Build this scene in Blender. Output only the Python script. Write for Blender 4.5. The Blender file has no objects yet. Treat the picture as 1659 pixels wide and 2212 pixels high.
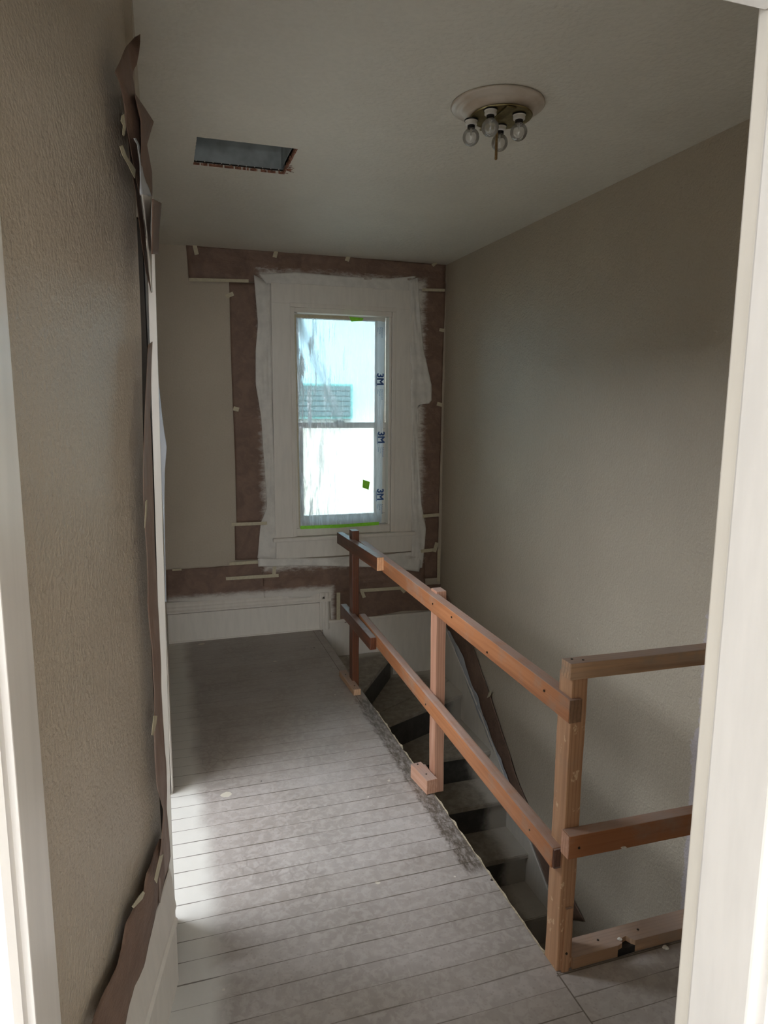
import bpy, bmesh, math, random
from mathutils import Vector, Matrix, noise
random.seed(7)
S = bpy.context.scene
COL = S.collection
V = Vector
# ------------------------------------------------------------------ camera
F_PX, W_PX, H_PX = 1487.0, 1659.0, 2212.0
EYE = V((0.0, 0.0, 1.6))
def cdir(px, py): return V((px-829.5, -(py-1106.0), -F_PX))
ay = cdir(351, 868).normalized()
ax = cdir(5554, 905).normalized(); ax = (ax-ay*ax.dot(ay)).normalized()
az = ax.cross(ay).normalized()
R = Matrix((ax, ay, az))
cam = bpy.data.objects.new('camera', bpy.data.cameras.new('camera')); COL.objects.link(cam)
cam.matrix_world = Matrix.Translation(EYE) @ R.to_4x4()
cam.data.sensor_fit = 'HORIZONTAL'; cam.data.sensor_width = 36.0
cam.data.lens = 36.0*F_PX/W_PX
cam.data.clip_start = 0.02
S.camera = cam
S.view_settings.view_transform = 'Standard'; S.view_settings.look = 'None'
S.view_settings.gamma = 1; S.view_settings.use_curve_mapping = False
S.view_settings.exposure = 2.0

# survey helpers: where a sight line meets a plane of the place
def at(p, axis, val):
    r = R @ cdir(*p); t = (val-EYE[axis])/r[axis]; return EYE+r*t
def atY(p, y): return at(p, 1, y)
def atX(p, x): return at(p, 0, x)
def atZ(p, z): return at(p, 2, z)
def atPlane(p, pt, n):
    r = R @ cdir(*p); t = (V(pt)-EYE).dot(n)/r.dot(n); return EYE+r*t

# ------------------------------------------------------------------ tagging
def tag(o, label=None, cat=None, group=None, kind=None):
    if label: o['label'] = label
    if cat: o['category'] = cat
    if group: o['group'] = group
    if kind: o['kind'] = kind
    return o
def empty(name, loc):
    o = bpy.data.objects.new(name, None); COL.objects.link(o); o.location = V(loc)
    o.empty_display_size = .05
    return o
def wpos(o):
    return V(o.location) + (wpos(o.parent) if o.parent else V((0,0,0)))
def link(name, bm, mat, parent=None, smooth=False, frame=None, solid=0):
    """vertices in bm are in place coordinates; frame = optional rotation for the object axes"""
    bm.normal_update()
    me = bpy.data.meshes.new(name)
    cs = [v.co for v in bm.verts]
    lo = V([min(c[i] for c in cs) for i in range(3)]); hi = V([max(c[i] for c in cs) for i in range(3)])
    base = V(((lo.x+hi.x)/2, (lo.y+hi.y)/2, lo.z))
    M = Matrix.Translation(base)
    if frame is not None: M = M @ frame.to_4x4()
    Mi = M.inverted()
    for v in bm.verts: v.co = Mi @ v.co
    bm.to_mesh(me); bm.free()
    if smooth:
        for p in me.polygons: p.use_smooth = True
    for m in (mat if isinstance(mat, (list, tuple)) else [mat]): me.materials.append(m)
    o = bpy.data.objects.new(name, me); COL.objects.link(o)
    if parent is not None:
        o.parent = parent
        pw = wpos(parent)
        assert parent.rotation_euler.x == 0 or parent.type == 'EMPTY' or True
        Pm = Matrix.Translation(pw)
        if parent.get('_fr') is not None:
            Pm = Pm @ Matrix([parent['_fr'][0:3], parent['_fr'][3:6], parent['_fr'][6:9]]).to_4x4()
        o.matrix_basis = Pm.inverted() @ M
    else:
        o.matrix_basis = M
    if solid:
        md = o.modifiers.new('thickness', 'SOLIDIFY'); md.thickness = solid; md.offset = 0
    return o
def box(bm, x0, x1, y0, y1, z0, z1, bev=0):
    vs = [bm.verts.new((x, y, z)) for z in (z0, z1) for y in (y0, y1) for x in (x0, x1)]
    fs = [(0,2,3,1), (4,5,7,6), (0,1,5,4), (2,6,7,3), (0,4,6,2), (1,3,7,5)]
    F = [bm.faces.new([vs[i] for i in f]) for f in fs]
    if bev:
        es = set(e for f in F for e in f.edges)
        bmesh.ops.bevel(bm, geom=list(es), offset=bev, segments=2, affect='EDGES', profile=.6)
def bx(*a, **k):
    bm = bmesh.new(); box(bm, *a, **k); return bm
def prism(bm, pts, z0, z1):
    a = [bm.verts.new((p[0], p[1], z0)) for p in pts]; b = [bm.verts.new((p[0], p[1], z1)) for p in pts]
    n = len(pts)
    bm.faces.new(a[::-1]); bm.faces.new(b)
    for i in range(n): bm.faces.new((a[i], a[(i+1) % n], b[(i+1) % n], b[i]))
    bmesh.ops.recalc_face_normals(bm, faces=bm.faces)
def extr(bm, pts, d):
    d = V(d)
    a = [bm.verts.new(V(p)) for p in pts]; b = [bm.verts.new(V(p)+d) for p in pts]
    n = len(pts); bm.faces.new(a[::-1]); bm.faces.new(b)
    for i in range(n): bm.faces.new((a[i], a[(i+1) % n], b[(i+1) % n], b[i]))
    bmesh.ops.recalc_face_normals(bm, faces=bm.faces)
def lathe(bm, prof, c, seg=40, cap=True):
    rings = []
    for r, z in prof:
        if r < 1e-6: rings.append([bm.verts.new((c[0], c[1], c[2]+z))])
        else: rings.append([bm.verts.new((c[0]+r*math.cos(2*math.pi*i/seg), c[1]+r*math.sin(2*math.pi*i/seg), c[2]+z)) for i in range(seg)])
    for a, b in zip(rings, rings[1:]):
        for i in range(seg):
            j = (i+1) % seg
            if len(a) == 1: bm.faces.new((a[0], b[i], b[j]))
            elif len(b) == 1: bm.faces.new((a[i], a[j], b[0]))
            else: bm.faces.new((a[i], a[j], b[j], b[i]))
    bmesh.ops.recalc_face_normals(bm, faces=bm.faces)
def resample(poly, n):
    P = [V(p) for p in poly]; L = [0]
    for a, b in zip(P, P[1:]): L.append(L[-1]+(b-a).length)
    out = []; k = 0
    for i in range(n):
        t = L[-1]*i/(n-1)
        while k < len(L)-2 and L[k+1] < t: k += 1
        u = (t-L[k])/max(1e-9, L[k+1]-L[k]); out.append(P[k].lerp(P[k+1], min(1, max(0, u))))
    return out
def sheet(A, B, n=40, m=12, amp=.003, freq=14, nrm=(0,-1,0), seed=0, stretch=(1,1,1), bow=0):
    """crumpled sheet between two edge polylines"""
    a = resample(A, n); b = resample(B, n); nrm = V(nrm)
    bm = bmesh.new(); g = []
    for i in range(n):
        row = []
        for j in range(m):
            t = j/(m-1); p = a[i].lerp(b[i], t)
            q = V((p.x*freq*stretch[0]+seed, p.y*freq*stretch[1], p.z*freq*stretch[2]))
            d = noise.noise(q)*amp + noise.noise(q*2.7)*amp*.5
            p = p + nrm*(d + bow*math.sin(math.pi*t))
            row.append(bm.verts.new(p))
        g.append(row)
    for i in range(n-1):
        for j in range(m-1): bm.faces.new((g[i][j], g[i][j+1], g[i+1][j+1], g[i+1][j]))
    return bm

# ------------------------------------------------------------------ node helpers
class NT:
    def __init__(s, name):
        s.m = bpy.data.materials.new(name); s.m.use_nodes = True; s.t = s.m.node_tree; s.t.nodes.clear()
        s.out = s.t.nodes.new('ShaderNodeOutputMaterial')
    def n(s, typ, **k):
        x = s.t.nodes.new('ShaderNode'+typ)
        for a, b in k.items(): setattr(x, a, b)
        return x
    def l(s, a, b): s.t.links.new(a, b)
    def val(s, sock, v):
        if hasattr(v, 'node') or isinstance(v, bpy.types.NodeSocket): s.l(v, sock)
        else: sock.default_value = v
    def math(s, op, a, b=0.0, c=None, clamp=False):
        x = s.n('Math', operation=op, use_clamp=clamp); s.val(x.inputs[0], a); s.val(x.inputs[1], b)
        if c is not None: s.val(x.inputs[2], c)
        return x.outputs[0]
    def ramp(s, v, a, b, lo=0.0, hi=1.0, smooth=True):
        x = s.n('MapRange', interpolation_type='SMOOTHSTEP' if smooth else 'LINEAR')
        s.val(x.inputs[0], v); x.inputs[1].default_value = a; x.inputs[2].default_value = b
        x.inputs[3].default_value = lo; x.inputs[4].default_value = hi
        return x.outputs[0]
    def pos(s): return s.n('NewGeometry').outputs['Position']
    def objc(s): return s.n('TexCoord').outputs['Object']
    def xyz(s, v):
        x = s.n('SeparateXYZ'); s.l(v, x.inputs[0]); return x.outputs
    def map(s, v, sc=(1,1,1), loc=(0,0,0), rot=(0,0,0)):
        x = s.n('Mapping'); s.l(v, x.inputs[0]); x.inputs['Scale'].default_value = sc
        x.inputs['Location'].default_value = loc; x.inputs['Rotation'].default_value = rot
        return x.outputs[0]
    def noise(s, v, scale=5, detail=3, rough=.5, dist=0, color=False):
        x = s.n('TexNoise'); s.l(v, x.inputs['Vector']); x.inputs['Scale'].default_value = scale
        x.inputs['Detail'].default_value = detail; x.inputs['Roughness'].default_value = rough
        x.inputs['Distortion'].default_value = dist
        return x.outputs['Color' if color else 'Fac']
    def voro(s, v, scale=5, feature='F1'):
        x = s.n('TexVoronoi', feature=feature); s.l(v, x.inputs['Vector']); x.inputs['Scale'].default_value = scale
        return x.outputs['Distance']
    def mix(s, f, a, b, bt='MIX'):
        x = s.n('MixRGB', blend_type=bt); s.val(x.inputs[0], f)
        for k, c in ((1, a), (2, b)):
            if isinstance(c, (tuple, list)): x.inputs[k].default_value = (*c[:3], 1)
            else: s.l(c, x.inputs[k])
        return x.outputs[0]
    def bsdf(s, color, rough=.6, bump=None, strength=.3, dist=.002, metal=0, spec=.5, extra=None):
        b = s.n('BsdfPrincipled')
        if isinstance(color, (tuple, list)): b.inputs['Base Color'].default_value = (*color[:3], 1)
        else: s.l(color, b.inputs['Base Color'])
        s.val(b.inputs['Roughness'], rough); b.inputs['Metallic'].default_value = metal
        b.inputs['Specular IOR Level'].default_value = spec
        if bump is not None:
            u = s.n('Bump'); s.l(bump, u.inputs['Height']); u.inputs['Strength'].default_value = strength
            u.inputs['Distance'].default_value = dist; s.l(u.outputs[0], b.inputs['Normal'])
        return b
    def done(s, sh): s.l(sh.outputs[0] if hasattr(sh, 'outputs') else sh, s.out.inputs[0]); return s.m
    def rect(s, x0, x1, z0, z1, xz):
        X, Z = xz
        a = s.math('MAXIMUM', s.math('SUBTRACT', x0, X), s.math('SUBTRACT', X, x1))
        b = s.math('MAXIMUM', s.math('SUBTRACT', z0, Z), s.math('SUBTRACT', Z, z1))
        return s.math('MAXIMUM', a, b)
def srgb(r, g, b):
    f = lambda c: (c/255/12.92) if c/255 <= .04045 else ((c/255+.055)/1.055)**2.4
    return (f(r), f(g), f(b))

# ------------------------------------------------------------------ materials
def m_wall(name, col, rough=.42, sc=95, st=.5, patch=False):
    t = NT(name); p = t.pos()
    n1 = t.noise(p, sc, 4, .55); n2 = t.noise(p, 3.0, 3, .5); n3 = t.noise(p, 30, 2, .5)
    h = t.math('ADD', t.math('MULTIPLY', n1, 1.0), t.math('MULTIPLY', n3, .8))
    c = t.mix(t.ramp(n2, .3, .7), tuple(k*.97 for k in col), tuple(min(1, k*1.03) for k in col))
    c = t.mix(t.ramp(n1, .42, .6, 0, .10), c, tuple(k*.7 for k in col))
    if patch:
        X, Y, Z = t.xyz(p)
        d = t.math('SUBTRACT', Y, t.math('ADD', t.ramp(Z, .05, .55, 2.01, 2.03), t.math('MULTIPLY', t.ramp(Z, .30, .38, 1, 0), .035)))
        d = t.math('ADD', d, t.math('MULTIPLY', t.math('SUBTRACT', t.noise(p, 40, 4, .7), .5), .07))
        k = t.math('MULTIPLY', t.ramp(d, 0.0, -.006), t.math('MULTIPLY', t.ramp(Z, .85, .8, 0, 1), t.ramp(Y, 1.80, 1.84)))
        c = t.mix(k, c, srgb(196, 186, 184))
    return t.done(t.bsdf(c, rough, h, st, .0045))
WALL = srgb(186, 174, 155)
MW = m_wall('painted_wall', WALL, .38, st=.9, patch=True)
MWB = m_wall('painted_wall_rough', WALL, .55)
MC = m_wall('ceiling_paint', srgb(226, 221, 209), .6, 60, .5)
def m_trim(name, col=srgb(228, 222, 212), rough=.35, st=.12):
    t = NT(name); p = t.pos(); n = t.noise(p, 45, 3, .6); n2 = t.noise(t.map(p, (6, 6, 1)), 6, 3)
    c = t.mix(t.ramp(n2, .3, .75), col, tuple(k*.93 for k in col))
    return t.done(t.bsdf(c, rough, n, st, .002))
MT = m_trim('white_trim_paint')
MTW = m_trim('fresh_white_primer', srgb(226, 219, 208), .5)
MJ = m_trim('door_jamb_paint', srgb(236, 232, 228), .3, .06)
def m_floor():
    t = NT('worn_floorboards'); p = t.pos(); X, Y, Z = t.xyz(p)
    bw = .0805
    right = t.math('GREATER_THAN', X, 1.006)
    yy = t.math('ADD', Y, t.math('MULTIPLY', right, .035))
    wob = t.math('MULTIPLY', t.math('SUBTRACT', t.noise(t.map(p, (1, .3, 1)), 3, 2), .5), .006)
    q = t.math('DIVIDE', t.math('ADD', yy, wob), bw)
    fr = t.math('FRACT', q); idx = t.math('FLOOR', q)
    e = t.math('MINIMUM', fr, t.math('SUBTRACT', 1.0, fr))
    n_gap = t.noise(t.map(p, (2.5, 14, 1)), 2, 3)
    gapw = t.ramp(n_gap, .35, .65, .010, .030)
    gap = t.math('LESS_THAN', e, gapw)
    wn = t.n('TexWhiteNoise', noise_dimensions='1D'); t.l(idx, wn.inputs['W'])
    rnd = wn.outputs['Value']
    gap = t.math('MULTIPLY', t.math('MULTIPLY', gap, t.ramp(Y, 2.7, 3.3, 1, .45)), t.ramp(t.math('ADD', rnd, t.math('MULTIPLY', t.noise(t.map(p, (1.2, 12, 1)), 1.5, 2), .6)), .25, .5, .25, 1))
    # lengthwise seam where the two runs of boards meet, only in front of the well
    seam = t.math('LESS_THAN', t.math('ABSOLUTE', t.math('SUBTRACT', X, 1.006)), .0022)
    seam = t.math('MULTIPLY', seam, t.math('LESS_THAN', Y, 1.50))
    seam2 = t.math('MULTIPLY', t.math('LESS_THAN', t.math('ABSOLUTE', t.math('SUBTRACT', Y, 1.490)), .0022), t.math('GREATER_THAN', X, 1.0))
    seam3 = t.math('MULTIPLY', t.math('LESS_THAN', t.math('ABSOLUTE', t.math('SUBTRACT', X, .955)), .0018), t.math('GREATER_THAN', Y, 3.3))
    allg = t.math('MAXIMUM', t.math('MAXIMUM', gap, seam), t.math('MAXIMUM', seam2, seam3))
    # adhesive mottling left by the old covering
    m1 = t.noise(p, 3.2, 4, .6); m2 = t.noise(p, 34, 4, .65, .6); m3 = t.voro(t.map(p, (1, 1, 1)), 70)
    c = t.mix(t.ramp(m1, .3, .7), srgb(148, 139, 132), srgb(168, 160, 154))
    c = t.mix(t.ramp(m2, .42, .62, .0, .42), c, srgb(188, 180, 174))
    c = t.mix(t.math('MULTIPLY', t.ramp(m3, .0, .35, .35, 0), t.ramp(m1, .4, .6)), c, srgb(122, 112, 100))
    c = t.mix(t.math('MULTIPLY', rnd, .16), c, srgb(136, 124, 108))
    # darker far end
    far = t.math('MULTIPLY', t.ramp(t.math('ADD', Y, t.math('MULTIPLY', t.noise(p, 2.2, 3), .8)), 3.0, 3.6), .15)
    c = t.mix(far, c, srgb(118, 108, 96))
    # footprint / tread like scuffs
    sc = t.voro(t.map(p, (16, 11, 1), rot=(0, 0, .6)), 1.6, 'DISTANCE_TO_EDGE')
    scm = t.math('MULTIPLY', t.ramp(sc, .10, .04), t.ramp(t.noise(p, 2.6, 2),   .56, .66, 0, .26))
    c = t.mix(scm, c, srgb(118, 108, 100))
    # dark ripped strip along the edge of the well
    ed = t.math('ADD', X, t.math('MULTIPLY', t.math('SUBTRACT', t.noise(t.map(p, (2, 2, 1)), 9, 4, .7), .5), .07))
    strip = t.math('MULTIPLY', t.ramp(ed, .925, .945), t.math('MULTIPLY', t.ramp(Y, 1.92, 2.0), t.ramp(Y, 3.5, 3.4)))
    c = t.mix(t.math('MULTIPLY', strip, t.ramp(t.noise(t.map(p, (3, 1, 1)), 22, 5, .75), .35, .6, .25, .95)), c, srgb(84, 74, 64))
    # white overspray at the left wall
    sp = t.math('ADD', X, t.math('MULTIPLY', t.math('SUBTRACT', t.noise(p, 5, 3), .5), .10))
    spm = t.ramp(sp, .13, .05, 0, .85)
    spm2 = t.ramp(t.math('ADD', Y, t.math('MULTIPLY', t.math('SUBTRACT', t.noise(p, 5, 3), .5), .05)), 4.50, 4.62, 0, .0)
    c = t.mix(spm, c, srgb(212, 208, 200))
    # drips of paint
    v = t.n('TexVoronoi'); t.l(t.map(p, (1, 1.25, 1)), v.inputs['Vector']); v.inputs['Scale'].default_value = 4.6
    cc = t.n('SeparateColor'); t.l(v.outputs['Color'], cc.inputs[0])
    rr = t.math('MULTIPLY', t.ramp(cc.outputs[0], .35, 1, 0, .15, False), 1.0)
    dd = t.math('ADD', v.outputs['Distance'], t.math('MULTIPLY', t.math('SUBTRACT', t.noise(p, 45, 3), .5), .10))
    c = t.mix(t.math('MULTIPLY', t.ramp(t.math('SUBTRACT', dd, rr), .0, -.012), .75), c, srgb(206, 198, 180))
    v2 = t.n('TexVoronoi'); t.l(p, v2.inputs['Vector']); v2.inputs['Scale'].default_value = 9
    c2 = t.n('SeparateColor'); t.l(v2.outputs['Color'], c2.inputs[0])
    c = t.mix(t.math('MULTIPLY', t.math('LESS_THAN', t.math('ADD', v2.outputs['Distance'], t.math('MULTIPLY', t.noise(p, 80, 2), .03)), .055), t.math('GREATER_THAN', c2.outputs[0], .62)), c, srgb(205, 198, 186))
    c = t.mix(t.math('MULTIPLY', t.math('LESS_THAN', t.math('ADD', v2.outputs['Distance'], t.math('MULTIPLY', t.noise(p, 70, 2), .05)), .075), t.math('LESS_THAN', c2.outputs[0], .07)), c, srgb(62, 54, 48))
    c = t.mix(t.math('MULTIPLY', allg, .8), c, srgb(84, 74, 62))
    h = t.math('SUBTRACT', t.math('ADD', t.math('MULTIPLY', m2, .5), t.math('MULTIPLY', t.noise(p, 90, 3), .25)), allg)
    ro = t.ramp(m2, .3, .7, .36, .55)
    return t.done(t.bsdf(c, ro, h, .35, .003))
MF = m_floor()
def m_wood(name, c1, c2, dark, rough=.6, dirt=.3, spots=None, dust=.75):
    t = NT(name); o = t.objc()
    w = t.noise(t.map(o, (22, 22, .9)), 2.2, 4, .55, .4)
    w2 = t.noise(t.map(o, (120, 120, 2.5)), 1.6, 3, .6)
    ringw = t.n('TexWave', wave_type='BANDS', bands_direction='X'); t.l(t.map(o, (1, 1, .05)), ringw.inputs['Vector'])
    ringw.inputs['Scale'].default_value = 26; ringw.inputs['Distortion'].default_value = 6; ringw.inputs['Detail'].default_value = 2
    ringw.inputs['Detail Scale'].default_value = .6
    c = t.mix(t.ramp(w, .3, .7), c1, c2)
    c = t.mix(t.ramp(ringw.outputs['Fac'], .55, .95, 0, .45), c, dark)
    c = t.mix(t.ramp(w2, .5, .75, 0, .35), c, dark)
    d = t.noise(o, 9, 4, .6)
    c = t.mix(t.ramp(d, .5, .75, 0, dirt), c, srgb(150, 135, 120))
    gz = t.xyz(t.n('NewGeometry').outputs['True Normal'])[2]
    c = t.mix(t.math('MULTIPLY', t.ramp(gz, .6, .8, 0, dust), t.ramp(t.noise(o, 14, 4, .6), .25, .6, .5, 1)), c, srgb(162, 142, 132))
    # knots
    v = t.n('TexVoronoi'); t.l(t.map(o, (1.0, 1.0, .55)), v.inputs['Vector']); v.inputs['Scale'].default_value = 5.5
    cc = t.n('SeparateColor'); t.l(v.outputs['Color'], cc.inputs[0])
    c = t.mix(t.math('MULTIPLY', t.ramp(v.outputs['Distance'], .10, .04), t.math('GREATER_THAN', cc.outputs[0], .55)), c, tuple(k*.45 for k in dark))
    if spots:
        s = t.noise(t.map(o, (1, 1, .6)), 26, 4, .7)
        c = t.mix(t.ramp(s, .60, .66, 0, .8), c, spots)
    return t.done(t.bsdf(c, rough, w2, .25, .001))
WRAIL = m_wood('orange_fir', srgb(178, 120, 80), srgb(163, 104, 65), srgb(132, 82, 52), .5, .55)
WNEAR = m_wood('fir_post', srgb(186, 144, 110), srgb(170, 128, 95), srgb(142, 98, 68), .6, .35, srgb(214, 184, 150))
WMID = m_wood('pink_fir', srgb(200, 156, 132), srgb(186, 140, 114), srgb(158, 106, 80), .6, .1)
WDARK = m_wood('stained_dark_wood', srgb(110, 66, 42), srgb(92, 52, 32), srgb(58, 32, 20), .4, .15)
WGREY = m_wood('weathered_fir', srgb(172, 142, 116), srgb(190, 150, 116), srgb(124, 88, 62), .7, .75)
WEND = m_wood('fresh_cut_wood', srgb(224, 178, 138), srgb(210, 156, 112), srgb(170, 112, 72), .7, .1)
WENDK = m_wood('brown_end_grain', srgb(136, 104, 78), srgb(122, 90, 66), srgb(92, 64, 46), .8, .1)
WENDD = m_wood('dark_end_grain', srgb(104, 70, 54), srgb(88, 58, 46), srgb(60, 38, 30), .8, .1)
WPLATE = m_wood('plate_fir', srgb(182, 150, 124), srgb(196, 158, 124), srgb(140, 104, 78), .7, .6)
def m_paper():
    t = NT('brown_masking_paper'); p = t.pos(); X, Y, Z = t.xyz(p)
    n = t.noise(t.map(p, (1, 1, 1)), 9, 4, .6, .8); n2 = t.noise(p, 40, 3, .6); n3 = t.noise(t.map(p, (1, 1, 3)), 16, 4, .7)
    c = t.mix(t.ramp(n, .3, .7), srgb(132, 106, 90), srgb(114, 90, 76))
    c = t.mix(t.ramp(n2, .5, .7, 0, .2), c, srgb(150, 124, 106))
    back = t.ramp(Y, 4.5, 4.6)
    d = t.rect(.70, 1.70, .53, 2.37, (X, Z))
    d = t.math('ADD', d, t.math('MULTIPLY', t.math('SUBTRACT', n3, .5), .11))
    d = t.math('ADD', d, t.math('MULTIPLY', t.math('SUBTRACT', t.noise(p, 55, 3, .7), .5), .03))
    k = t.math('MULTIPLY', t.ramp(d, .105, .03), back)
    # spray over the skirting board and the boards beside the stair
    d2 = t.rect(-.2, 1.08, -.1, .285, (X, Z))
    d2 = t.math('ADD', d2, t.math('MULTIPLY', t.math('SUBTRACT', n3, .5), .05))
    k2 = t.math('MULTIPLY', t.ramp(d2, .05, .0), back)
    k = t.math('MAXIMUM', k, k2)
    c = t.mix(t.math('MULTIPLY', k, .93), c, srgb(222, 217, 208))
    return t.done(t.bsdf(c, .62, t.math('ADD', n, t.math('MULTIPLY', n3, .6)), .6, .010))
MP = m_paper()
def m_spraypaper():
    t = NT('paper_hazed_with_white'); p = t.pos(); n = t.noise(t.map(p, (1, 1, .4)), 14, 4, .6, .8)
    n2 = t.noise(p, 6, 3)
    c = t.mix(t.ramp(n, .3, .7), srgb(138, 112, 98), srgb(158, 138, 126))
    return t.done(t.bsdf(c, .6, n, .5, .008))
MPS = m_spraypaper()
def m_simple(name, col, rough=.5, metal=0, bump=0, sc=40, var=.08, spec=.5):
    t = NT(name); p = t.pos(); n = t.noise(p, sc, 3, .6)
    c = t.mix(t.ramp(n, .3, .7), tuple(k*(1-var) for k in col), tuple(min(1, k*(1+var)) for k in col))
    return t.done(t.bsdf(c, rough, n, bump, .002, metal, spec))
MTAPE = m_simple('masking_tape', srgb(196, 186, 158), .55, bump=.3, sc=60)
MGREEN = m_simple('green_tape', srgb(150, 235, 60), .5, bump=.2, sc=50)  # green brightened to stand for light shining through from behind
MRING = m_simple('painted_plastic', srgb(218, 214, 206), .5, bump=.6, sc=14)
MBRASS = m_simple('tarnished_brass', srgb(150, 138, 100), .32, 1, .2, 30, .25)
MROD = m_simple('threaded_rod', srgb(150, 122, 84), .4, .8, .4, 200, .2)
MPORC = m_simple('white_porcelain', srgb(226, 222, 214), .3)
MBLACK = m_simple('black_rim', srgb(26, 24, 24), .5)
MGREY = m_simple('galvanised_steel', srgb(176, 184, 186), .45, .25, .15, 8, .25)
MLATH = m_simple('lath_and_plaster', srgb(150, 104, 84), .9, 0, .8, 70, .4)
MPLAST = m_simple('crumbled_plaster', srgb(192, 178, 152), .9, 0, .9, 90, .25)
MNAIL = m_simple('nail_head', srgb(60, 52, 46), .4, .7)
MBLUE = m_simple('blue_print', srgb(50, 84, 140), .6)
MBLUE2 = m_simple('pale_blue_print', srgb(84, 112, 156), .6)
MVOID = m_simple('dark_timber_gap_shade', srgb(52, 46, 40), .9)  # joists; also blackens the gap beside the left door casing
def m_pan():
    t = NT('dusty_pan'); p = t.pos(); n = t.noise(p, 30, 4, .6); n2 = t.noise(p, 9, 3)
    c = t.mix(t.ramp(n2, .4, .7), srgb(206, 194, 180), srgb(188, 170, 150))
    return t.done(t.bsdf(c, .35, n, .1, .001))
MPAN = m_pan()
def m_stair(name, col, spray=True):
    t = NT(name); p = t.pos(); X, Y, Z = t.xyz(p)
    n = t.noise(p, 20, 4, .65); n2 = t.noise(p, 4, 3)
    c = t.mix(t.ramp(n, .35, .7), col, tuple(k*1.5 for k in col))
    s = t.math('ADD', X, t.math('MULTIPLY', t.math('SUBTRACT', n2, .5), .16))
    s = t.math('ADD', s, t.math('MULTIPLY', t.math('SUBTRACT', t.noise(p, 60, 2), .5), .03))
    c = t.mix(t.math('MULTIPLY', t.ramp(s, 1.75, 1.84), .75), c, srgb(206, 200, 190))
    s2 = t.math('MULTIPLY', t.ramp(t.math('ADD', Y, t.math('MULTIPLY', t.math('SUBTRACT', n2, .5), .1)), 4.56, 4.63), t.math('GREATER_THAN', X, 1.2))
    c = t.mix(t.math('MULTIPLY', s2, .6), c, srgb(206, 200, 190))
    return t.done(t.bsdf(c, .6, n, .3, .002))
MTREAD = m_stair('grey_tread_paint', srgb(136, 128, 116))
MRISER = m_stair('dark_riser', srgb(62, 60, 56))  # riser colour, much darker than the tread colour
def m_glassbulb():
    t = NT('clear_glass'); tr = t.n('BsdfTransparent'); g = t.n('BsdfGlossy'); g.inputs['Roughness'].default_value = .03
    df = t.n('BsdfDiffuse'); df.inputs[0].default_value = (.8, .78, .72, 1)
    lw = t.n('LayerWeight'); lw.inputs[0].default_value = .35
    tr.inputs[0].default_value = (.93, .93, .92, 1)
    m1 = t.n('MixShader'); m1.inputs[0].default_value = .24; t.l(tr.outputs[0], m1.inputs[1]); t.l(df.outputs[0], m1.inputs[2])
    m2 = t.n('MixShader'); t.l(t.ramp(lw.outputs['Fresnel'], 0, 1, .05, .9, False), m2.inputs[0]); t.l(m1.outputs[0], m2.inputs[1]); t.l(g.outputs[0], m2.inputs[2])
    return t.done(m2)
MBULB = m_glassbulb()
def m_pane():
    t = NT('window_glass'); tr = t.n('BsdfTransparent'); tr.inputs[0].default_value = (.93, .97, .97, 1)
    g = t.n('BsdfGlossy'); g.inputs['Roughness'].default_value = .02
    fr = t.n('Fresnel'); m = t.n('MixShader'); t.l(fr.outputs[0], m.inputs[0]); t.l(tr.outputs[0], m.inputs[1]); t.l(g.outputs[0], m.inputs[2])
    return t.done(m)
MPANE = m_pane()
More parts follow.
